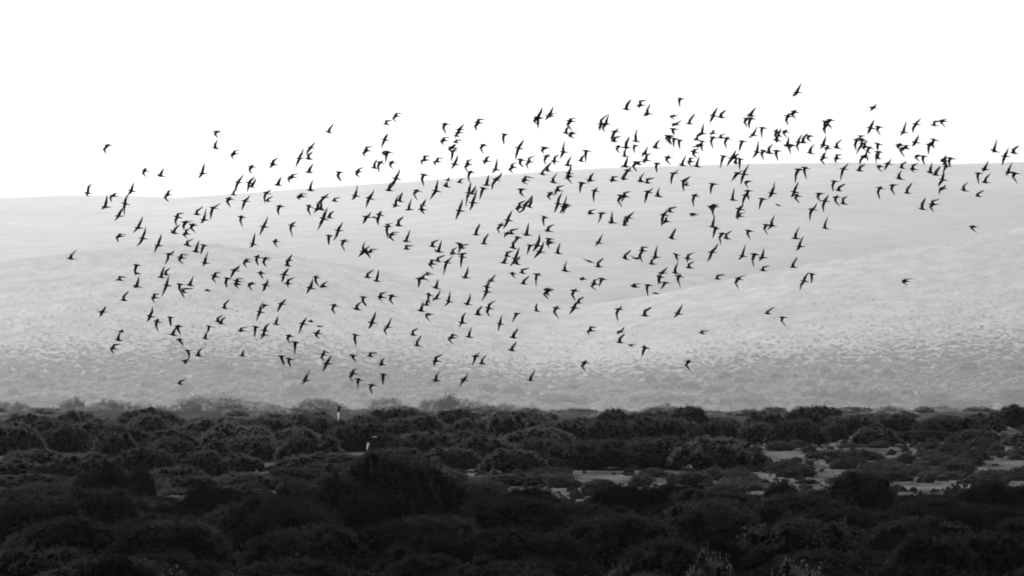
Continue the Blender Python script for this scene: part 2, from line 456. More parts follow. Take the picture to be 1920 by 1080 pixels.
def dist_at(v):
    """distance at which the near slope shows at row v, straight ahead"""
    ds = np.linspace(D0, DC, 200); s = ((ds - D0) / (DC - D0)) ** 0.85
    return float(np.interp(-v, -(778 + (470 - 778) * s), ds))
def peep(u, vt, w_px, d, label=None):
    """a thicket at distance d whose top just reaches row vt"""
    x = (u - 960) / F_PX * d
    z = float(near_z(np.array([x]), np.array([d]))[0])
    hill_thicket(u, 0, w_px, d, max(CAM_H - (vt - V_HOR) / F_PX * d - z, 1.0), label)
for k in range(52):
    d = rnd.uniform(560, 1300); peep(-40 + 2040 * (k + rnd.random()) / 52, rnd.uniform(774, 788), rnd.uniform(50, 120), d)
for k in range(74):                                   # first fold of the valley
    d = rnd.uniform(2500, 4500); u = rnd.uniform(-40, 1020) if k < 46 else rnd.uniform(1000, 1960)
    peep(u, rnd.uniform(746, 782) if u < 1020 else rnd.uniform(758, 784), rnd.uniform(40, 120), d)
peep(845, 744, 74, 3000, 'grey mound of scrub peeping over the belt, the tallest hazy one')
for (u, v, w) in ((1800, 752, 120), (1560, 735, 110), (1050, 735, 130), (1230, 735, 130),
                  (1750, 745, 100), (560, 735, 90), (420, 745, 100), (100, 745, 110), (1640, 745, 90), (1400, 745, 90), (1900, 745, 90)):
    hill_thicket(u, 0, w, dist_at(v + 6), rnd.uniform(18, 32))
for k in range(150):
    dk = D0 - 130 + 620 * rnd.random() ** 1.2; uk = rnd.uniform(-60, 1980)
    hill_thicket(uk, 0, rnd.uniform(22, 60) * (1 - 0.35 * (dk - D0) / 1250), dk, rnd.uniform(9.0, 23))
# the rest of the scrub reads as one mass: one mesh
n = 95000
dd = D0 - 400 + (DC - 80 - D0) * rng.random(n) ** 1.15
uu = -120 + 2160 * rng.random(n)
xx = (uu - 960) / F_PX * dd
keep = (0.6 * fbm(xx / 200, dd / 400, 4, 55) + 0.5 > 0.1 + 0.3 * rng.random(n)) & (rng.random(n) > 0.9 * sstep(12350, 14100, dd))
xx, dd = xx[keep], dd[keep]; n = len(xx)
zz = near_z(xx, dd)
w = 1.36 * (2.4 + 10 * rng.random(n) ** 3) * (1 - 0.72 * sstep(12050, 13300, dd)); hh = w * (0.25 + 0.35 * rng.random(n)) * (1 - 0.72 * sstep(12100, 13000, dd))
iv, jf = ICO1
nvi = len(iv)
jit = 1 + 0.55 * (rng.random((n, nvi)) - 0.5)
P = iv[None] * jit[..., None] * np.stack([w, w, hh], 1)[:, None, :] + np.stack([xx, dd, zz + hh * 0.15], 1)[:, None, :]
F = (jf[None] + (np.arange(n) * nvi)[:, None, None]).reshape(-1, 3)
sc_ = link('scrub', mesh_from('scrub', P.reshape(-1, 3), F, [M_scrub], True))
tag(sc_, 'mass of small bushes covering the misty hillside', 'scrub', kind='stuff')

# darker scrub on the floor of the valley, straight behind the belt of thickets
n = 30000
dd = 1500 + 10000 * rng.random(n) ** 0.8; uu = -120 + 2160 * rng.random(n); xx = (uu - 960) / F_PX * dd
keep = fbm(xx / 40, dd / 160, 4, 91) + 0.5 > 0.12 + 0.5 * rng.random(n)
xx, dd = xx[keep], dd[keep]; n = len(xx); zz = near_z(xx, dd)
w = (0.5 + 1.7 * rng.random(n) ** 2) * (0.5 + dd / 2200); hh = w * (0.3 + 0.3 * rng.random(n))
jit = 1 + 0.5 * (rng.random((n, nvi)) - 0.5)
P = iv[None] * jit[..., None] * np.stack([w, w, hh], 1)[:, None, :] + np.stack([xx, dd, zz + hh * 0.15], 1)[:, None, :]
F = (jf[None] + (np.arange(n) * nvi)[:, None, None]).reshape(-1, 3)
tag(link('valley_scrub', mesh_from('valley_scrub', P.reshape(-1, 3), F, [M_scrub_dark], False)), 'grey scrub on the valley floor right behind the dark belt', 'scrub', kind='stuff')

# tussocks and litter on the open sand
n = 5200
dd = 262 + 160 * rng.random(n); uu = -80 + 2080 * rng.random(n); xx = (uu - 960) / F_PX * dd
keep = fbm(xx / 5, dd / 12, 3, 71) + 0.5 > 0.42 + 0.2 * rng.random(n)
xx, dd = xx[keep], dd[keep]; n = len(xx); zz = near_z(xx, dd)
w = 0.10 + 0.32 * rng.random(n) ** 2; hh = w * (0.5 + 0.6 * rng.random(n))
jit = 1 + 0.7 * (rng.random((n, nvi)) - 0.5)
P = iv[None] * jit[..., None] * np.stack([w, w, hh], 1)[:, None, :] + np.stack([xx, dd, zz + hh * 0.2], 1)[:, None, :]
F = (jf[None] + (np.arange(n) * nvi)[:, None, None]).reshape(-1, 3)
tag(link('ground_cover', mesh_from('ground_cover', P.reshape(-1, 3), F, [M_low], False)), 'tiny tussocks and low ground cover on the pale sand', 'ground cover', kind='stuff')

BIRDS = """
202,273/0,-3,13,-2/-8,7,-2,17 407,247/2,-2,3,-3/-5,5,3,13 405,278/-3,-8,3,-17/ 272,320/0,-5,5,-3/-5,5,3,13 302,330/0,-8,5,-15/-3,-2,-7,-5
380,325/0,-10,3,-20/-5,5,-8,10 165,362/0,-12,7,-18/-3,2,2,8 247,358/0,-8,3,-17/-5,5,-8,8 213,367/2,-5,8,-5/-7,3,-3,13 315,365/0,-7,7,-10/-7,5,2,15
198,388/0,-10,2,-23/-5,3,-8,5 235,382/0,-10,7,-22/-3,8,-2,23 223,405/3,-10,8,-17/-3,3,-8,10 260,427/2,-10,8,-22/-5,3,-10,10
268,447/2,-10,5,-22/-5,7,-12,15 225,443/-2,-5,12,-3/-7,3,-2,12 297,460/2,-12,5,-22/-5,5,-7,15 133,485/0,-8,10,-17/ 333,407/0,-7,13,-8/-5,7,-2,18
327,437/0,-8,10,-17/-3,-2,-7,-7 348,417/2,-3,15,-3/-5,7,-2,15 362,422/0,-3,7,-2/-5,5,5,15 350,438/-2,-7,7,-10/-7,2,2,10 370,402/-2,-7,10,-15/
383,412/0,-8,3,-22/-5,5,-8,7 400,390/3,-3,13,-10/-5,10,-5,22 352,460/-2,-8,12,-13/-5,0,-7,0 368,472/0,-10,5,-22/ 383,460//-5,8,-7,18
317,477/5,-3,8,-8/-3,8,-8,20 340,483/0,-7,13,-5/-5,5,5,13 385,493/0,-10,5,-23/-3,3,-5,7 257,497//-5,10,-3,20 258,513/0,-2,5,2/
225,525/-2,-7,13,-5/-5,0,-7,2 257,537/0,-8,3,-20/-5,2,-7,2 303,520/0,-10,5,-22/ 312,515/-2,-7,7,-13/ 313,535/0,-8,3,-18/-5,8,-10,22 338,533//-3,8,8,28
357,535/0,-7,5,-18/ 403,518/0,-7,12,-8/-5,5,3,13 233,563/-2,-8,8,-18/ 192,585/2,-5,5,-12/-2,5,-5,10 290,558/-2,-7,10,-7/-5,2,2,12
282,593/2,-8,3,-18/-3,5,-7,10 295,603/0,-5,2,-3/-3,8,2,20 320,595//-2,7,0,18 325,628/0,-8,7,-18/ 335,612/-2,-3,2,-3/-2,5,5,17
337,637/0,-3,3,-2/2,5,8,12 223,638/-2,-8,3,-17/ 228,622/0,-3,0,-5/ 213,653/0,-7,13,-8/-5,2,2,12 345,548/-3,-7,18,-8/ 390,545/-2,-3,-7,-3/
410,603/-3,-7,7,-13/ 415,607/0,-8,8,-13/ 393,612//-3,7,-5,13 385,635/0,-8,2,-13/ 352,657//2,8,2,15 348,677/2,-3,7,-7/0,5,2,5
373,667/-2,-8,8,-17/-3,-3,-5,-3 338,720/-2,-5,10,-10/ 440,288/-2,-5,10,-8/-7,3,-2,12 617,248/0,-7,8,-17/ 513,308/-2,-7,8,-13/-5,3,-7,8
583,277/2,-5,8,-12/-7,7,-8,15 580,298/-3,-8,7,-15/ 562,297/3,-10,7,-20/-5,8,-8,18 472,313/0,-3,2,-5/-5,5,0,15 580,323/0,-8,7,-17/
548,332/0,-5,12,-7/-8,3,-5,12 522,347/0,-8,5,-17/ 447,342/3,-7,10,-17/-5,8,-8,17 468,343/3,-7,10,-13/-3,8,-5,18 472,350/3,-8,8,-17/
438,365/0,-7,7,-13/ 430,373/0,-3,2,-5/-5,5,3,17 500,362/2,-3,7,-8/-5,8,-3,20 502,377/0,-5,10,-10/ 565,368/-2,-5,12,-5/-8,2,-2,8 583,357/-2,-8,3,-20/
637,323//-5,7,2,18 672,322/0,-5,10,-10/-5,5,3,12 688,282/-2,-7,12,-7/-8,5,-3,13 703,315/-2,-8,3,-17/ 713,305/2,-3,5,-5/-5,7,-2,20
667,367/0,-8,3,-20/-5,5,-8,8 693,372/3,-7,8,-17/-5,8,-7,18 608,370/3,-3,7,-8/-8,8,-13,17 460,377/3,-5,8,-12/-5,10,-7,18 628,377/-2,-5,10,-8/
597,392/-2,-10,3,-18/-5,3,-8,8 603,393/-2,-10,0,-18/ 525,387/0,-3,2,-3/-5,7,-2,18 580,387/0,-3,3,-3/-3,7,3,18 453,407/0,-3,2,-3/-3,7,2,20
495,425/2,-8,7,-20/-5,7,-8,17 475,458/0,-10,3,-22/-3,3,-7,7 517,453/0,-5,3,-3/-3,3,5,12 547,423/2,-5,8,-8/-3,8,2,22 618,408/0,-8,8,-13/
607,410/2,-12,7,-22/-7,10,-12,23 635,432/2,-8,8,-17/-5,10,-10,20 618,442//-3,8,-2,18 645,452/2,-3,7,-3/-5,7,2,20 688,407/2,-3,7,-10/-5,7,-8,13
712,403/0,-5,3,-8/-5,12,-2,20 703,408/-2,-2,-2,-3/2,0,3,5 682,472/-2,-10,2,-20/-7,5,-10,10 687,473/-2,-7,7,-13/3,5,8,12 695,472/0,-5,13,-5/
463,490/-2,-5,10,-3/-7,3,0,13 483,482/0,-3,3,-5/-3,7,2,17 498,485/0,-3,12,-2/-5,7,2,17 440,507/5,-5,8,-10/-5,7,-8,15 540,498/-2,-10,8,-22/
543,488/-2,0,2,-2/-7,2,-8,3 490,512/-2,-3,0,-5/-2,3,5,12 533,515/3,-7,8,-13/-3,8,-5,15 540,532/0,-8,12,-12/-3,0,2,8 427,522//-5,8,-2,18
445,527/0,-5,12,-5/-5,7,3,15 445,533/0,-3,5,0/ 472,532/0,-3,2,-3/-7,3,2,15 498,535/2,-5,3,-12/-3,7,-7,12 593,520/-2,-3,8,-3/-2,8,5,17
583,540/0,-8,3,-18/-5,3,-8,12 607,537/-2,-5,8,-10/-7,2,-8,2 690,520/-2,-7,10,-15/ 707,527/0,-10,3,-22/ 422,578/-2,-8,8,-17/
488,585/0,-10,5,-20/-5,7,-7,17 497,572/-2,0,5,0/-3,3,-5,8 528,570/3,-5,8,-10/-5,7,-8,15 518,608/0,-8,3,-17/ 453,620/-2,-5,12,-7/-3,2,-10,2
480,613//-3,8,-3,20 495,628/0,-8,2,-17/-3,3,-7,8 497,620/0,-8,8,-15/ 568,607/3,-7,7,-13/-5,8,-8,20 583,603/0,-3,2,-3/ 627,573/0,-3,3,-3/-5,7,2,17
682,557//-3,8,5,18 670,580/-2,-8,7,-15/ 715,557/-2,-7,10,-10/-5,2,2,8 698,605/2,-10,7,-22/-3,5,-8,12 667,628//-3,8,0,20 543,630/0,-3,2,-2/-5,5,2,15
555,642//-3,7,-3,22 600,612/-3,-2,7,0/ 595,625/2,-5,3,-8/-3,5,5,10 455,667/0,-7,0,-12/ 528,668//0,7,5,18 543,673/-2,-2,-2,-2/-2,7,3,17
607,665/0,-7,12,-3/-5,5,2,13 613,682/3,-8,8,-17/-5,7,-8,15 662,667/0,-2,0,-2/0,5,7,12 695,668/-2,-7,12,-7/ 717,683/-2,-7,5,-13/-5,2,-7,2
662,700/0,-7,12,-8/-7,7,0,18 673,712/0,-3,-2,-3/-3,7,-2,20 720,702//-3,10,-2,20 573,713/2,-10,8,-20/-3,3,-7,7 743,217/0,-5,13,-5/-7,5,0,13
725,233/-2,-7,10,-8/ 722,262/2,-8,5,-13/-5,7,-7,17 723,290/-7,-5,5,-7/ 728,285/0,0,3,0/-5,8,-5,22 735,305/0,-3,2,-5/-5,5,2,13
743,335/2,-8,7,-20/-7,10,-10,18 730,357/0,-10,7,-18/ 795,328/0,-2,5,-2/-5,8,0,22 835,233/0,-3,5,-3/-5,7,2,20 833,263/-2,-5,13,-7/-7,3,0,10
862,243/2,-5,8,-12/-5,7,-10,17 857,255/-2,-7,13,-7/ 855,267/0,-5,13,-5/ 848,277/3,-5,5,-8/-7,3,2,12 850,283/3,-3,5,-8/-3,10,-5,20
897,230/0,-7,13,-7/-7,7,-3,17 947,252//-5,7,-2,20 907,272/0,-2,2,-3/-7,5,0,18 797,300/-2,-8,10,-8/-8,2,-5,10 820,303/0,-7,12,-7/-7,2,-2,8
853,308/2,-8,5,-18/-3,3,-8,10 878,308/-2,-7,8,-10/-7,5,0,17 882,323/2,-3,8,-3/-5,8,-2,20 912,302/0,-7,7,-10/-5,3,-3,7 930,318/0,-10,2,-22/-5,3,-8,8
962,313/-3,-5,7,-10/-8,5,0,12 973,278/3,-8,10,-18/-5,10,-7,22 977,300/-2,-3,7,-2/-3,7,5,15 993,303/-2,-7,12,-12/-7,5,-2,15
1010,220/3,-10,7,-20/-2,10,-2,22 1007,222/-2,-3,10,-3/-7,5,0,12 1018,327/-2,-5,5,-15/ 930,337/5,-5,12,-15/-7,8,-8,20 913,347/0,-10,3,-20/
907,353//-5,8,-8,22 818,358/0,-10,3,-22/-7,7,-12,17 782,358/0,-3,5,-3/-7,5,0,18 840,338/0,-3,3,-7/ 838,350/-2,-7,2,-10/-5,-3,-7,-5 862,342/0,-5,7,-8/
880,362/0,-12,3,-22/-5,8,-7,27 885,363/2,-7,7,-15/ 985,337/0,-7,17,-3/-7,3,5,10 978,355/0,-2,8,-2/-3,7,5,15 742,385/0,-10,5,-20/-3,3,-7,5
750,377/0,-10,5,-17/ 767,393/0,-10,5,-22/-3,2,-7,3 793,385/2,-7,5,-12/ 792,393/-3,-7,0,-12/-2,3,5,10 862,395/2,-12,5,-22/-5,8,-8,18
887,380/2,-10,7,-27/-3,7,-7,15 975,388/-2,-7,12,-13/-8,3,0,12 985,385/5,-8,12,-18/-5,8,-13,15 993,388/2,-10,5,-23/ 953,413/2,-10,8,-20/-5,7,-10,17
940,422/0,-3,3,-5/-8,7,-3,17 748,423/-2,-10,8,-18/ 727,425//-3,8,0,23 728,422/-2,-2,12,-5/ 735,440/2,-5,15,-5/-5,5,5,13 762,452/2,-10,7,-22/-3,2,-7,2
763,467/-3,-7,12,-7/ 893,440/0,-10,7,-22/ 908,457/0,-10,8,-20/ 960,438/-3,-7,12,-10/ 952,438/0,-3,2,-5/-5,2,-7,8 988,440/0,-10,3,-23/-3,2,-5,3
972,445//-7,7,-13,15 963,465/-2,-10,5,-18/ 1008,460/2,-10,3,-22/-5,5,-10,12 995,460//-5,8,-7,18 1013,472/2,-8,7,-20/-7,5,-12,13 812,462/-2,-8,10,-13/
823,472/0,-8,5,-22/-5,-2,-10,-5 862,457//0,7,-3,20 867,465/-2,-5,12,-8/ 850,475/-2,-7,8,-12/-5,2,-7,3 867,482/0,-7,10,-8/-3,8,-3,22 865,477/0,-2,0,-3/
822,490/-2,-7,12,-12/ 810,495/-2,-8,12,-7/-5,2,3,10 838,492/3,-5,12,-13/-5,12,-7,25 952,480/-3,-7,10,-10/ 945,493/2,-8,3,-18/
967,485/2,-10,7,-22/-5,7,-12,15 970,495/-3,-8,5,-15/ 873,520/2,-10,5,-22/-3,2,-5,3 980,512/-2,-7,12,-10/ 962,513/-2,-3,2,-3/-2,3,5,10
802,515/-2,-5,13,0/ 793,522/0,-5,8,-12/5,2,12,7 787,523//-2,7,-3,17 818,540/0,-7,3,-18/ 922,527/0,-5,7,-13/ 913,538/2,-7,5,-17/ 982,532/0,-7,10,-15/
1007,515/3,-2,7,-3/-3,10,-2,23 735,555/0,-3,3,-3/-5,7,3,17 805,553/-2,-5,3,0/-3,10,2,17 800,572/0,-8,5,-15/ 818,560/3,-8,8,-17/-5,2,-8,5
842,565/0,-10,2,-20/-3,3,-10,10 877,570/2,-8,5,-20/-2,2,-5,3 913,547/0,-13,2,-22/-5,7,-10,18 790,583/0,-8,3,-18/ 803,590/0,-3,13,0/-5,3,3,13
897,590/-2,-8,7,-17/ 917,578/0,-8,12,-15/-5,7,2,17 867,605/0,-12,7,-20/-3,2,-8,8 938,607/0,-8,3,-17/-3,5,-5,15 970,588//-5,5,-10,17
1007,583/-3,-8,0,-15/ 727,613/2,-7,7,-18/-7,5,-2,17 775,628/-2,-8,8,-13/ 783,648/-2,-8,7,-20/ 848,633/0,-7,13,-2/-8,3,2,13
880,632/0,-10,5,-20/-5,-2,-8,-3 963,633/0,-8,8,-18/ 960,657/0,-7,8,-17/ 818,677/-2,-7,12,-13/-5,3,-2,10 892,668/2,-3,7,-7/-3,7,-7,18
905,682/-2,-8,8,-17/-3,-3,-7,0 818,713/0,-10,7,-18/-5,2,-7,2 870,712/3,-5,7,-12/-5,5,-7,12 995,713/0,-8,8,-20/ 1030,218/2,-8,8,-20/-5,3,-8,8
1032,215/0,-2,13,-3/ 1070,227/0,-5,13,-7/-7,7,3,20 1062,250/0,-10,7,-13/-2,-2,-5,-3 1073,250/0,-3,13,-3/-7,5,5,10 1128,233/-2,-8,12,-20/-5,7,-3,13
1137,232/0,-8,5,-20/-8,8,-3,17 1153,247/2,-3,7,-8/-7,12,-5,18 1152,265/0,-8,12,-10/ 1175,205/0,-10,8,-20/ 1202,197/-3,-8,12,-10/-7,2,-2,7
1215,213/-2,-8,5,-20/-7,3,-10,5 1277,185//-5,5,-2,17 1262,218/2,-3,13,-3/-5,2,5,8 1267,233/3,-3,12,-8/-7,2,-5,5 1263,242/2,-2,10,0/-2,7,2,12
1253,255/-2,0,10,-3/-5,5,5,18 1258,255//-5,7,2,17 1265,260//-3,5,-2,18 1275,263//-3,7,0,18 1293,232/0,-8,10,-20/ 1317,250/0,-10,3,-20/-10,3,-13,10
1307,262/0,-7,7,-10/-3,0,-7,3 1312,272/2,-3,5,-8/-8,3,-15,5 1302,285/0,-5,10,-7/-3,5,5,13 1317,265//-3,10,0,20 1175,277/-2,-10,5,-22/
1193,265/-2,-12,2,-25/-5,-2,-8,0 1160,275/0,-3,2,-3/-5,5,2,13 1172,293/-2,-8,3,-17/-3,0,-5,0 1192,273//-5,5,-2,15 1210,288/0,-5,5,-15/-5,2,-8,7
1212,300/0,-10,10,-13/-7,3,-3,8 1230,277/0,-8,8,-17/-3,-2,-7,-5 1253,295/0,-2,2,-5/-5,5,5,15 1173,312/0,-8,5,-20/-5,0,-10,3
1193,305/0,-3,7,-2/-7,7,2,18 1198,308/-2,-5,5,-7/ 1232,307/2,-2,5,-3/-3,7,0,18 1280,310/0,-8,7,-20/-3,-2,-10,-5 1295,303/-2,-7,8,-7/-5,3,3,12
1307,312/0,-8,5,-20/-5,-2,-7,-2 1022,277/0,-2,5,-2/-7,5,-3,12 1057,285/-2,-8,2,-22/-5,7,-8,13 1025,293/2,-3,8,-5/-5,7,-3,17
1040,302/0,-8,8,-13/-3,3,3,8 1065,310/0,-8,7,-18/-3,0,-5,0 1090,302/0,-7,5,-12/ 1100,283/0,0,2,-2/-3,8,-2,22 1027,320/-2,-8,7,-17/
1067,325/2,-8,3,-20/-5,7,-10,12 1177,320/2,-3,8,-8/-7,10,-10,17 1263,325/3,-2,10,-8/-5,10,-5,22 1038,342/-2,-8,7,-18/-3,0,-7,-2
1068,330/0,3,7,0/-5,5,5,15 1107,338/0,-8,7,-15/-3,2,-7,5 1150,338/-2,-7,10,-7/-5,2,-3,5 1202,340/-2,-7,7,-17/-3,2,-5,2 1215,343/-3,-8,12,-10/
1170,335/-2,-5,2,-12/-2,3,-5,2 1047,357/-2,-7,12,-10/-5,0,-7,10 1033,363/0,-3,13,-3/-7,5,0,13 1092,343//-5,8,-5,20 1115,358/2,-3,5,-7/-3,8,-2,22
1047,382/0,-10,7,-22/-5,8,-8,18 1058,388/0,-8,5,-22/-5,7,-10,13 1063,385/2,-3,8,0/-5,7,-8,18 1215,360/3,-3,10,-8/-5,12,-7,22
1235,368/-3,-7,2,-18/-2,0,-3,2 1172,368/-2,-7,12,-10/-5,3,-7,12 1165,367/2,-2,3,-2/-7,10,2,22 1282,340/5,-5,13,-10/-2,10,0,20 1287,347/-2,-3,3,-5/
1303,367/2,-3,5,-5/-5,10,-2,22 1257,397/-2,-7,12,-10/ 1245,403/3,-5,7,-13/-5,12,-5,22 1250,415/-2,-5,2,-10/-7,3,-10,7 1300,402/-2,-3,12,0/-5,2,2,5
1108,400/-3,-5,10,-8/-3,2,-7,3 1128,400/3,-2,8,-3/-3,8,-7,20 1148,417/-2,-10,0,-22/-5,2,-8,3 1178,408/3,-5,12,-12/-3,7,-7,13 1172,422/-2,-10,2,-18/
1022,407//-5,5,-2,18 1028,433/0,-8,12,-13/-3,0,-5,3 1123,455/2,-8,7,-17/-5,3,-7,7 1260,447/0,-8,7,-20/ 1030,448/0,0,5,-2/-5,7,0,18
1032,455/0,-3,10,-2/-7,3,-3,8 1047,475/-2,-8,3,-20/ 1205,470/-2,-7,12,-7/-7,10,0,23 1230,482/-2,-8,3,-22/-5,3,-10,8 1173,485/-2,-7,10,-17/
1060,508/-2,-8,3,-20/-3,0,-5,0 1105,490/-7,-3,-15,-7/7,3,13,5 1123,500/-3,-8,8,-17/ 1193,485/-5,-2,-13,-8/5,-2,10,-5 1223,495/-2,-7,5,-12/-5,0,-8,0
1268,477/-3,-2,-7,-3/0,7,3,13 1290,485/0,-8,13,-12/-3,0,-2,8 1293,502/-2,-7,10,-13/-5,-2,-7,-2 1267,512/-2,-8,5,-22/-3,0,-5,0
1242,512/3,-5,10,-12/-5,2,-7,3 1237,518/0,-2,5,-3/-3,8,-3,17 1238,520//-3,8,2,13 1273,518/2,-2,3,-5/-3,8,3,22 1248,530/5,0,13,2/-5,5,-10,13
1230,550/-3,0,-7,0/ 1190,537/-2,-5,13,-5/-3,2,-7,0 1215,535/3,-2,13,0/-3,7,0,22 1093,523/0,-3,0,-5/-5,2,-7,0 1115,532/-2,-7,10,-10/-7,5,3,13
1130,523//-5,5,-7,15 1027,545/-2,-5,15,-2/-8,7,2,17 1028,543/-7,-2,-2,-3/-3,7,2,13 1077,545/2,-2,3,-5/-5,8,2,20 1085,568/0,-7,10,-12/
1077,577/2,-8,7,-13/-5,5,-10,13 1043,578/2,-3,3,-5/-5,7,5,20 1160,580/2,-2,7,-7/-5,8,-2,23 1210,592/-2,-10,12,-17/ 1272,588/2,-8,8,-18/-5,3,-10,8
1108,620/-2,-7,12,-7/-7,2,-3,8 1163,622/3,-3,8,-10/-5,2,-7,5 1163,642/-2,-8,8,-17/ 1317,625/-2,-5,12,-5/ 1183,648/-2,-2,12,-3/
1210,652/-2,-3,-2,-5/-5,7,-7,17 1495,173/2,-8,8,-18/-7,5,-10,8 1338,217/2,-8,8,-17/-5,7,-8,13 1353,220/-2,-7,8,-15/ 1408,217/2,-8,10,-17/-3,-2,-7,-5
1400,223/0,-2,3,-3/-5,7,2,17 1408,222/2,-2,7,-2/-5,10,-3,20 1490,210/0,-3,5,-5/-7,5,3,13 1478,218/2,-5,10,-8/-5,8,0,18 1557,225/0,-2,3,-3/-7,5,3,18
1548,228/2,-2,10,-5/-3,8,0,25 1550,235/-2,-3,3,-7/-7,7,-2,18 1337,250/0,-5,5,-7/-7,0,-2,5 1353,258/-2,-5,8,-8/-3,2,-5,2 1337,258/2,-2,3,-3/-5,8,0,22
1363,260/2,-3,3,-5/-5,8,0,20 1392,265/0,-2,3,-2/-5,10,-7,20 1413,253/2,-7,7,-17/-5,2,-12,7 1430,240/2,-2,7,-2/-3,7,-2,20
1457,247/-2,-3,2,-7/-5,7,-3,12 1462,255/-3,-5,2,-15/ 1457,263/0,-7,2,-13/-2,2,-2,5 1473,247/0,-3,3,-5/-5,3,3,13 1518,255/2,-2,5,-2/-5,5,2,12
1498,267/0,-7,7,-17/-5,7,0,18 1507,267/-2,-8,7,-18/ 1477,273/0,-8,3,-18/-5,2,-8,0 1485,272/2,0,5,2/-7,5,-2,18 1420,285/0,-8,2,-22/-5,5,-10,12
1432,283/2,-2,3,-2/-5,7,0,18 1443,287/-2,-10,7,-18/-3,0,-7,0 1457,283/2,-2,5,-2/-3,7,2,20 1520,287/0,-10,8,-18/-3,-3,-5,-7
1545,272/0,-8,5,-18/-5,3,-8,8 1552,278/0,-5,5,-5/-5,2,-3,7 1570,277/-2,-8,10,-17/-5,0,-7,2 1545,295/0,-7,5,-10/-7,5,2,15
1570,297/-2,-7,10,-8/-5,3,-3,10 1357,293/0,0,3,-3/-5,10,-7,23 1373,297/2,-7,8,-17/-7,7,-10,15 1378,295/0,-3,7,-8/ 1380,305/0,-7,3,-10/-3,2,-5,2
1388,298//-2,8,-2,22 1395,327/2,-8,10,-20/-5,10,-7,20 1383,325/3,-2,10,-7/-7,7,-12,15 1498,318/2,-2,5,-3/-7,10,-7,27 1510,315/2,-2,3,-3/-3,7,2,22
1582,317/3,-5,10,-12/-5,10,-7,23 1337,345/0,-2,2,-2/-5,7,-5,20 1375,375/-2,-8,2,-23/-3,0,-5,2 1403,340/0,-2,3,-2/-7,3,0,13
1398,367/3,-5,7,-12/-5,8,-7,18 1403,358/-2,-2,-3,-3/-3,8,2,18 1387,392/3,-5,8,-10/-5,8,-8,18 1387,405/0,-5,12,-7/-7,2,-2,8
1340,387/2,-3,8,-5/-5,8,-3,20 1333,388/5,-5,7,-7/-2,3,5,12 1337,425/0,-10,3,-23/-3,0,-7,3 1448,362/2,-10,5,-23/-5,5,-8,10
1490,360/2,-10,8,-20/-5,7,-8,10 1495,367/-2,-3,3,-5/-5,5,5,15 1537,363/0,-2,3,-2/-5,7,2,17 1547,377/2,-5,8,-13/-5,10,-3,22
1565,340/0,-2,3,-2/-5,8,-3,20 1573,357/0,-7,12,-13/ 1568,370/2,-3,3,-5/-3,7,7,18 1582,382/-2,-10,8,-15/-3,0,-5,0 1523,393/3,-3,10,-13/-5,8,-5,22
1460,385/-3,-2,-7,-3/ 1430,373/0,0,3,0/-5,7,-7,20 1448,423/-2,-8,5,-20/-5,3,-10,8 1437,422/2,-2,3,-2/-5,7,3,20 1343,428//-5,8,-7,20
1355,438/0,-2,3,-2/-7,7,-3,22 1363,447/-2,-8,10,-15/-3,0,-5,2 1405,433/0,0,3,-2/-5,5,2,17 1492,447/0,-10,7,-23/-3,0,-7,-2
1500,462/0,-8,7,-20/-5,5,-10,8 1548,428/-2,-8,5,-23/-3,0,-7,0 1335,473/5,-7,12,-17/-5,10,-10,18 1393,480/0,-8,5,-22/-5,3,-10,8
1415,477/0,-2,5,-3/-5,10,-2,25 1430,483/0,-8,3,-18/-5,3,-8,7 1637,202/3,-3,7,-8/-3,3,-7,7 1633,240/2,-8,7,-17/-5,7,-8,12 1648,238/0,0,3,-2/-5,5,3,17
1695,248/0,-8,5,-22/-5,3,-8,7 1718,233/2,-5,10,-12/-7,8,-7,17 1752,235/0,-8,13,-8/-3,0,-7,0 1768,227/0,-3,10,-5/-5,3,5,13 1615,255/-3,2,8,-3/
1615,260/-3,2,-7,-2/3,3,13,5 1607,263/0,-3,10,-7/-5,10,-2,20 1617,270/-2,-8,10,-5/-8,10,-12,20 1623,275/-3,-7,5,-10/-7,2,0,8
1630,277/2,-2,5,-3/-5,7,3,12 1620,293/3,-3,7,-10/-8,8,-8,17 1622,295/2,-5,3,-13/2,0,5,8 1647,270/0,0,2,-2/-3,7,-2,13 1647,285/2,-2,7,-3/-5,8,-5,23
1647,297/-2,-7,2,-13/ 1688,272/0,-3,0,-5/-7,3,2,12 1695,278/2,-3,15,-7/-8,5,2,18 1700,278/-3,-5,0,-7/ 1717,267/2,-7,7,-15/-5,5,-8,8
1752,262/0,0,3,-2/-5,10,0,17 1743,272/3,-5,7,-8/-3,8,-3,18 1722,292/0,-2,2,-3/-7,3,3,12 1732,293/-2,-2,2,-2/-3,7,2,18 1783,297/-2,-2,3,-2/-5,7,-2,17
1770,300/0,-3,5,-10/-7,2,-8,2 1772,308/-2,-7,3,-15/ 1775,312/-3,-7,2,-12/-5,5,-8,12 1865,283/0,-8,5,-23/-3,2,-7,3 1885,293/2,-7,7,-17/-5,8,-7,18
1902,287/-3,-7,8,-15/ 1847,317/2,-7,7,-17/-5,3,-7,5 1612,320/0,-8,10,-13/ 1650,312/0,-3,2,-3/-5,3,5,12 1665,307/2,-3,7,-10/-5,7,-8,13
1692,315/-2,-7,8,-13/ 1713,317/-2,-7,10,-12/-5,2,2,8 1745,323/0,-10,3,-20/-3,2,-7,2 1755,328/0,-8,8,-17/ 1892,323/0,-8,7,-20/-5,3,-7,7
1903,325/0,-2,2,-3/-5,7,5,20 1835,325/0,-2,2,-2/-3,7,0,22 1687,335/-2,-8,5,-17/-5,0,-7,-2 1650,353/2,-3,3,-5/-5,8,0,22 1675,347/0,-2,3,-2/-5,7,3,20
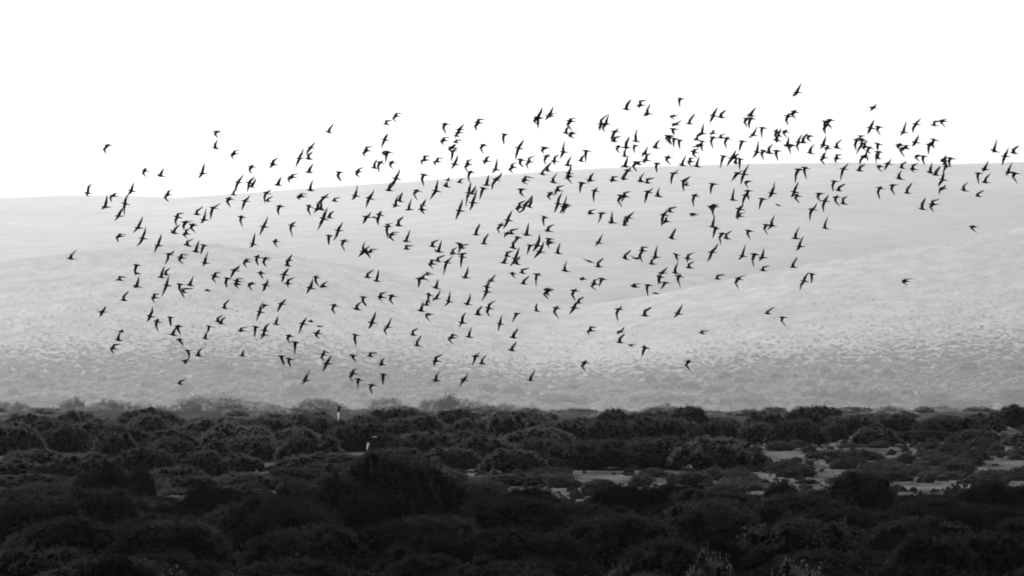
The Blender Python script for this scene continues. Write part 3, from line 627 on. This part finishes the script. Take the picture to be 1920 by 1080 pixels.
1702,362/-2,-8,8,-20/ 1768,337/0,-8,3,-18/-7,7,-10,13 1768,353/3,-3,5,-7/-7,3,-8,12 1808,357/-2,-8,8,-17/-5,0,-7,-2 1848,342/0,-8,10,-18/-3,-3,-7,-3
1835,368/-3,-5,10,-12/ 1730,392/-2,-10,5,-22/ 1750,383/-2,-7,13,-10/-7,5,0,15 1825,425/0,-2,2,-3/-5,3,7,12 1346,523/-2,-7,13,-9/
1385,523/2,-4,15,-7/-7,7,0,20 1431,507/0,-7,13,-9/-4,0,-7,0 1488,501/-2,-7,7,-20/ 1508,527/2,-9,9,-18/-7,7,-9,18 1523,514//-2,7,-2,18
1698,527/0,-4,15,-4/-7,2,4,9 1440,588/-2,-4,11,-13/ 1468,595/4,0,11,0/-4,7,7,18 698,722/0,-2,3,-2/-5,5,0,17 637,763/0,-2,3,-2/-3,10,-3,27
695,822/3,-3,13,-3/-5,8,-8,23 1097,680/0,-3,3,-5/-7,7,2,17 1292,678/0,-3,3,-3/-7,7,3,17"""

# ------------------------------------------------------------------ the flock of terns
def bird_mat(name, v, trans, tv):
    m, n = new_mat(name)
    d = n.nodes.new('ShaderNodeBsdfDiffuse'); d.inputs[0].default_value = grey(v)
    t = n.nodes.new('ShaderNodeBsdfTranslucent'); t.inputs[0].default_value = grey(tv)
    tc = n.nodes.new('ShaderNodeTexCoord'); nz = n.nodes.new('ShaderNodeTexNoise'); nz.inputs['Scale'].default_value = 30
    mr = n.nodes.new('ShaderNodeMapRange'); mr.inputs['To Min'].default_value = v * 0.8; mr.inputs['To Max'].default_value = v * 1.2
    n.links.new(tc.outputs['Object'], nz.inputs[0]); n.links.new(nz.outputs[0], mr.inputs[0]); n.links.new(mr.outputs[0], d.inputs[0])
    mx = n.nodes.new('ShaderNodeMixShader'); mx.inputs[0].default_value = trans
    n.links.new(d.outputs[0], mx.inputs[1]); n.links.new(t.outputs[0], mx.inputs[2])
    o = n.nodes.new('ShaderNodeOutputMaterial'); n.links.new(mx.outputs[0], o.inputs[0])
    return m
M_mantle = bird_mat('tern_mantle', 0.05, 0.0, 0.0)
M_belly = bird_mat('tern_belly', 0.10, 0.0, 0.0)
M_arm = bird_mat('tern_arm_feathers', 0.06, 0.35, 0.06)
M_hand = bird_mat('tern_flight_feathers', 0.12, 0.65, 0.27)
HANDS = [bird_mat('tern_flight_feathers', a, 0.65, b) for a, b in ((0.08, 0.14), (0.14, 0.30), (0.18, 0.46))]
M_sunlit = bird_mat('tern_sunlit_feathers', 0.65, 0.6, 0.8)  # sunlight on the wings of two terns, put into the feather colour
BIRD_MATS = [M_mantle, M_belly, M_arm, M_hand]

def unit(a): return a / (np.linalg.norm(a) + 1e-9)

def bird_geometry(up, low, q, s):
    """One tern as one continuous skin. up / low: (wrist dx, dy, tip dx, dy) in metres as seen, x right, y up; far wing goes away
    from the camera, near wing towards it. Returns verts, quads, tris-as-quads with material indices."""
    def lift(p, sign, L1, L2):
        w = np.array([p[0], 0, p[1]]); t = np.array([p[2], 0, p[3]])
        l1 = math.hypot(p[0], p[1]); h2 = t - w; l2 = math.hypot(h2[0], h2[2])
        w[1] = sign * math.sqrt(max(L1 * L1 - l1 * l1, 0.0016))
        t[1] = w[1] + sign * math.sqrt(max(L2 * L2 - l2 * l2, 0.0004)) * 0.75
        return w, t
    L1, L2 = 0.165 * s, 0.25 * s
    if up is None: up = [low[0] + .006, low[1] * 0.9, low[2] + .012, low[3] * 0.93]
    if low is None: low = [up[0] + .008, up[1] * 0.9, up[2] + .014, up[3] * 0.92]
    uw, ut = lift(up, 1, L1, L2); lw, lt = lift(low, -1, L1, L2)
    tilt = math.radians(9 + 4 * q.normal()); yaw = math.radians(9 * q.normal())
    f = unit(np.array([-math.cos(tilt) * math.cos(yaw), math.sin(yaw), math.sin(tilt)]))
    lat = unit(uw - lw); lat = lat - f * lat.dot(f)
    lat = unit(lat); n = np.cross(lat, f)
    if n[2] < 0: n = -n
    V, Q, MI = [], [], []
    rings = [(.168, .0015, .0015, .0), (.128, .008, .009, 0), (.112, .019, .020, .002), (.085, .021, .022, .002), (.052, .030, .030, 0), (-.030, .031, .030, 0), (-.075, .019, .017, .002), (-.105, .015, .009, .004), (-.135, .019, .004, .005)]
    for (a, rl, rn, up_) in rings:
        for k in range(8):
            an = math.radians(22.5 + 45 * k)
            V.append((f * a + lat * rl * 1.12 * math.cos(an) + n * (rn * 1.12 * math.sin(an) + up_)) * s)
    R = len(rings)
    for i in range(R - 1):
        for k in range(8):
            if i == 4 and k in (3, 7): continue          # the wings grow out of these two faces
            a = i * 8; k2 = (k + 1) % 8
            Q.append((a + k, a + k2, a + 8 + k2, a + 8 + k)); MI.append(0 if k in (0, 1, 2, 3, 7) else 1)
    b = (R - 1) * 8                                       # forked tail: two streamers
    for side, ks in ((1, (6, 7, 0, 1)), (-1, (2, 3, 4, 5))):
        tip = len(V); V.append((f * -.215 + lat * .026 * side + n * .006) * s)
        for i in range(3): Q.append((b + ks[i], b + ks[i + 1], tip, tip)); MI.append(0)
        Q.append((b + ks[3], b + ks[0], tip, tip)); MI.append(1)
    back = -f
    for sgn, W, T, edge in ((1, uw, ut, 7), (-1, lw, lt, 3)):
        side = 1 if (W.dot(lat) >= 0) == (sgn > 0) else 1
        S = (f * .045 + lat * .024 * sgn) * s
        a = unit(W - S); hh = unit(T - W)
        ci = unit(back - a * back.dot(a) * 0.85)
        nw = np.cross(a, back)
        if np.linalg.norm(nw) < .15: nw = n.copy()
        nw = unit(nw)
        ch = unit(np.cross(hh, nw))
        if ch.dot(back - a) < 0: ch = -ch
        ch = unit(ch + 0.25 * back)
        # leading edge stations: point, chord vector, thickness, material
        lead = .018 * s
        st = [(S + (W - S) * .30 , ci, .098, .013, 2), (S + (W - S) * .68, ci, .086, .011, 2), (W, unit(ci + ch), .086, .009, 2),
              (W + (T - W) * .28, ch, .070, .007, 3), (W + (T - W) * .58, ch, .046, .005, 3), (W + (T - W) * .84, ch, .024, .004, 3), (T, ch, .004, .003, 3)]
        i0, i1 = 4 * 8, 5 * 8
        # root loop in the order front-top, back-top, back-bottom, front-bottom
        if edge == 7: loop = [i0 + 0, i1 + 0, i1 + 7, i0 + 7]
        else: loop = [i0 + 3, i1 + 3, i1 + 4, i0 + 4]
        for (p, c, chord, th, mi) in st:
            up_w = nw if nw.dot(n) >= 0 else -nw
            chord *= 1.05
            le = p - c * chord * s * .30; te = p + c * chord * s * .70
            cur = []
            for pt in (le + up_w * th * .5 * s, te + up_w * .0015 * s, te - up_w * .0015 * s, le - up_w * th * .5 * s):
                cur.append(len(V)); V.append(pt)
            for k in range(4):
                k2 = (k + 1) % 4
                Q.append((loop[k], cur[k], cur[k2], loop[k2]) if sgn > 0 else (loop[k2], cur[k2], cur[k], loop[k])); MI.append(mi)
            loop = cur
        Q.append(tuple(loop) if sgn > 0 else tuple(loop[::-1])); MI.append(3)
    return np.array(V), Q, MI

def split_faces(Q, MI):
    quads = [(f, m) for f, m in zip(Q, MI) if f[2] != f[3]]; tris = [(f[:3], m) for f, m in zip(Q, MI) if f[2] == f[3]]
    return (np.array([f for f, _ in quads]), np.array([f for f, _ in tris])), [m for _, m in quads] + [m for _, m in tris]

flock = []
for rec in BIRDS.split():
    a, b, c = rec.split('/')
    u, v = [float(t) for t in a.split(',')]
    P = [[float(t) for t in z.split(',')] if z else None for z in (b, c)]
    ext = max([math.hypot(p[2], p[3]) for p in P if p]) + (sum(math.hypot(p[2], p[3]) for p in P if p) if P[0] and P[1] else 0) * 0.5
    flock.append((ext, u, v, P))
order = sorted(range(len(flock)), key=lambda i: -flock[i][0])
SUNLIT = [(637, 763), (695, 822)]
SPECIAL = {}
def special(u, v, lab): SPECIAL[(u, v)] = lab
special(1495, 172, 'topmost tern, pale grey, alone high in the white sky above the flock')
special(1637, 202, 'faint blurred pale tern near the top of the sky')
special(695, 822, 'lowest tern, with bright white wings, just above the tallest dark shrub')
special(637, 763, 'tern with a white lit wing hanging down over the dark shrub belt')
special(133, 485, 'lone tern leading the flock at its far left over the hillside')
special(202, 273, 'highest lone tern in the sky at the left end of the flock')
special(1827, 428, 'lone hunched tern over the grey hillside at the far right')
special(1699, 527, 'lone tern apart from the flock over the nearer hill at right')
special(343, 720, 'lone low tern above the misty valley on the left')
special(998, 713, 'lone tern with raised wings low over the misty valley in the middle')
special(620, 248, 'single tern with raised wings in open sky left of the middle')
special(380, 325, 'tern in open sky with one wing straight up, left of a thin group')
special(1105, 490, 'tern seen head-on as a thin dark line, wings level')
special(1459, 385, 'tern seen edge-on as a small flat dash over the hill')
special(1185, 652, 'lower of two terns close together, hunched, below the main flock')
special(192, 586, 'small faint cross-shaped tern alone at the left over the mist')

def pose_words(P):
    up, low = P
    lu = math.hypot(up[2], up[3]) if up else 0; ll = math.hypot(low[2], low[3]) if low else 0
    if max(lu, ll) < 9: return 'wings folded small'
    if not low or ll < 7:
        return 'wings raised straight' if up[3] < -2.2 * abs(up[2]) else 'wings raised and swept back'
    if not up or lu < 7: return 'wings pushed down'
    if up[3] > -8: return 'wings crooked'
    return 'wings spread'

qb = np.random.default_rng(99)
rest_v, rest_q, rest_t, rest_mq, rest_mt, nv = [], [], [], [], [], 0
for rank, i in enumerate(order):
    ext, u, v, P = flock[i]
    d = float(np.clip(192 + 10 * qb.normal(), 168, 220))
    m = d / F_PX
    conv = lambda p: None if p is None else [p[0] * m, -p[1] * m, p[2] * m, -p[3] * m]
    s = 1.0 if ext > 16 else 0.88
    V, Q, MI = bird_geometry(conv(P[0]), conv(P[1]), qb, s * 0.97)
    loc = np.array([(u - 960) * m, d, CAM_H + (V_HOR - v) * m])
    key = min(SPECIAL or [(-99, -99)], key=lambda k: math.hypot(k[0] - u, k[1] - v))
    sp = math.hypot(key[0] - u, key[1] - v) < 7
    if rank < 300 or sp:
        (qd, tr), mi = split_faces(Q, MI)
        mats = list(BIRD_MATS); mats[3] = HANDS[int(qb.integers(3))]
        if any(math.hypot(a - u, b - v) < 9 for a, b in SUNLIT): mats[3] = M_sunlit; mats[2] = M_arm
        o = link('tern', mesh_from('tern', V, [qd, tr], mats, True, mi)); o.location = loc
        if sp: lab = SPECIAL.pop(key)
        else:
            ridge = float(np.interp(u, RIDGE_U, RIDGE_V))
            bgw = 'in the sky' if v < ridge - 10 else ('on the ridge line' if v < ridge + 10 else 'over the hillside')
            lab = uniq('tern with %s %s' % (pose_words(P), bgw), u, v)
        tag(o, lab, 'tern', 'flock of terns')
    else:
        V = V + loc
        for f_, m_ in zip(Q, MI):
            f_ = tuple(int(k) + nv for k in f_)
            if f_[2] == f_[3]: rest_t.append(f_[:3]); rest_mt.append(m_)
            else: rest_q.append(f_); rest_mq.append(m_)
        rest_v.append(V); nv += len(V)
me = mesh_from('tern_flock', np.concatenate(rest_v), [np.array(rest_q), np.array(rest_t)], BIRD_MATS, True, rest_mq + rest_mt)
tag(link('tern_flock', me), 'smaller looking terns scattered through the whole flock', 'terns', 'flock of terns', 'stuff')
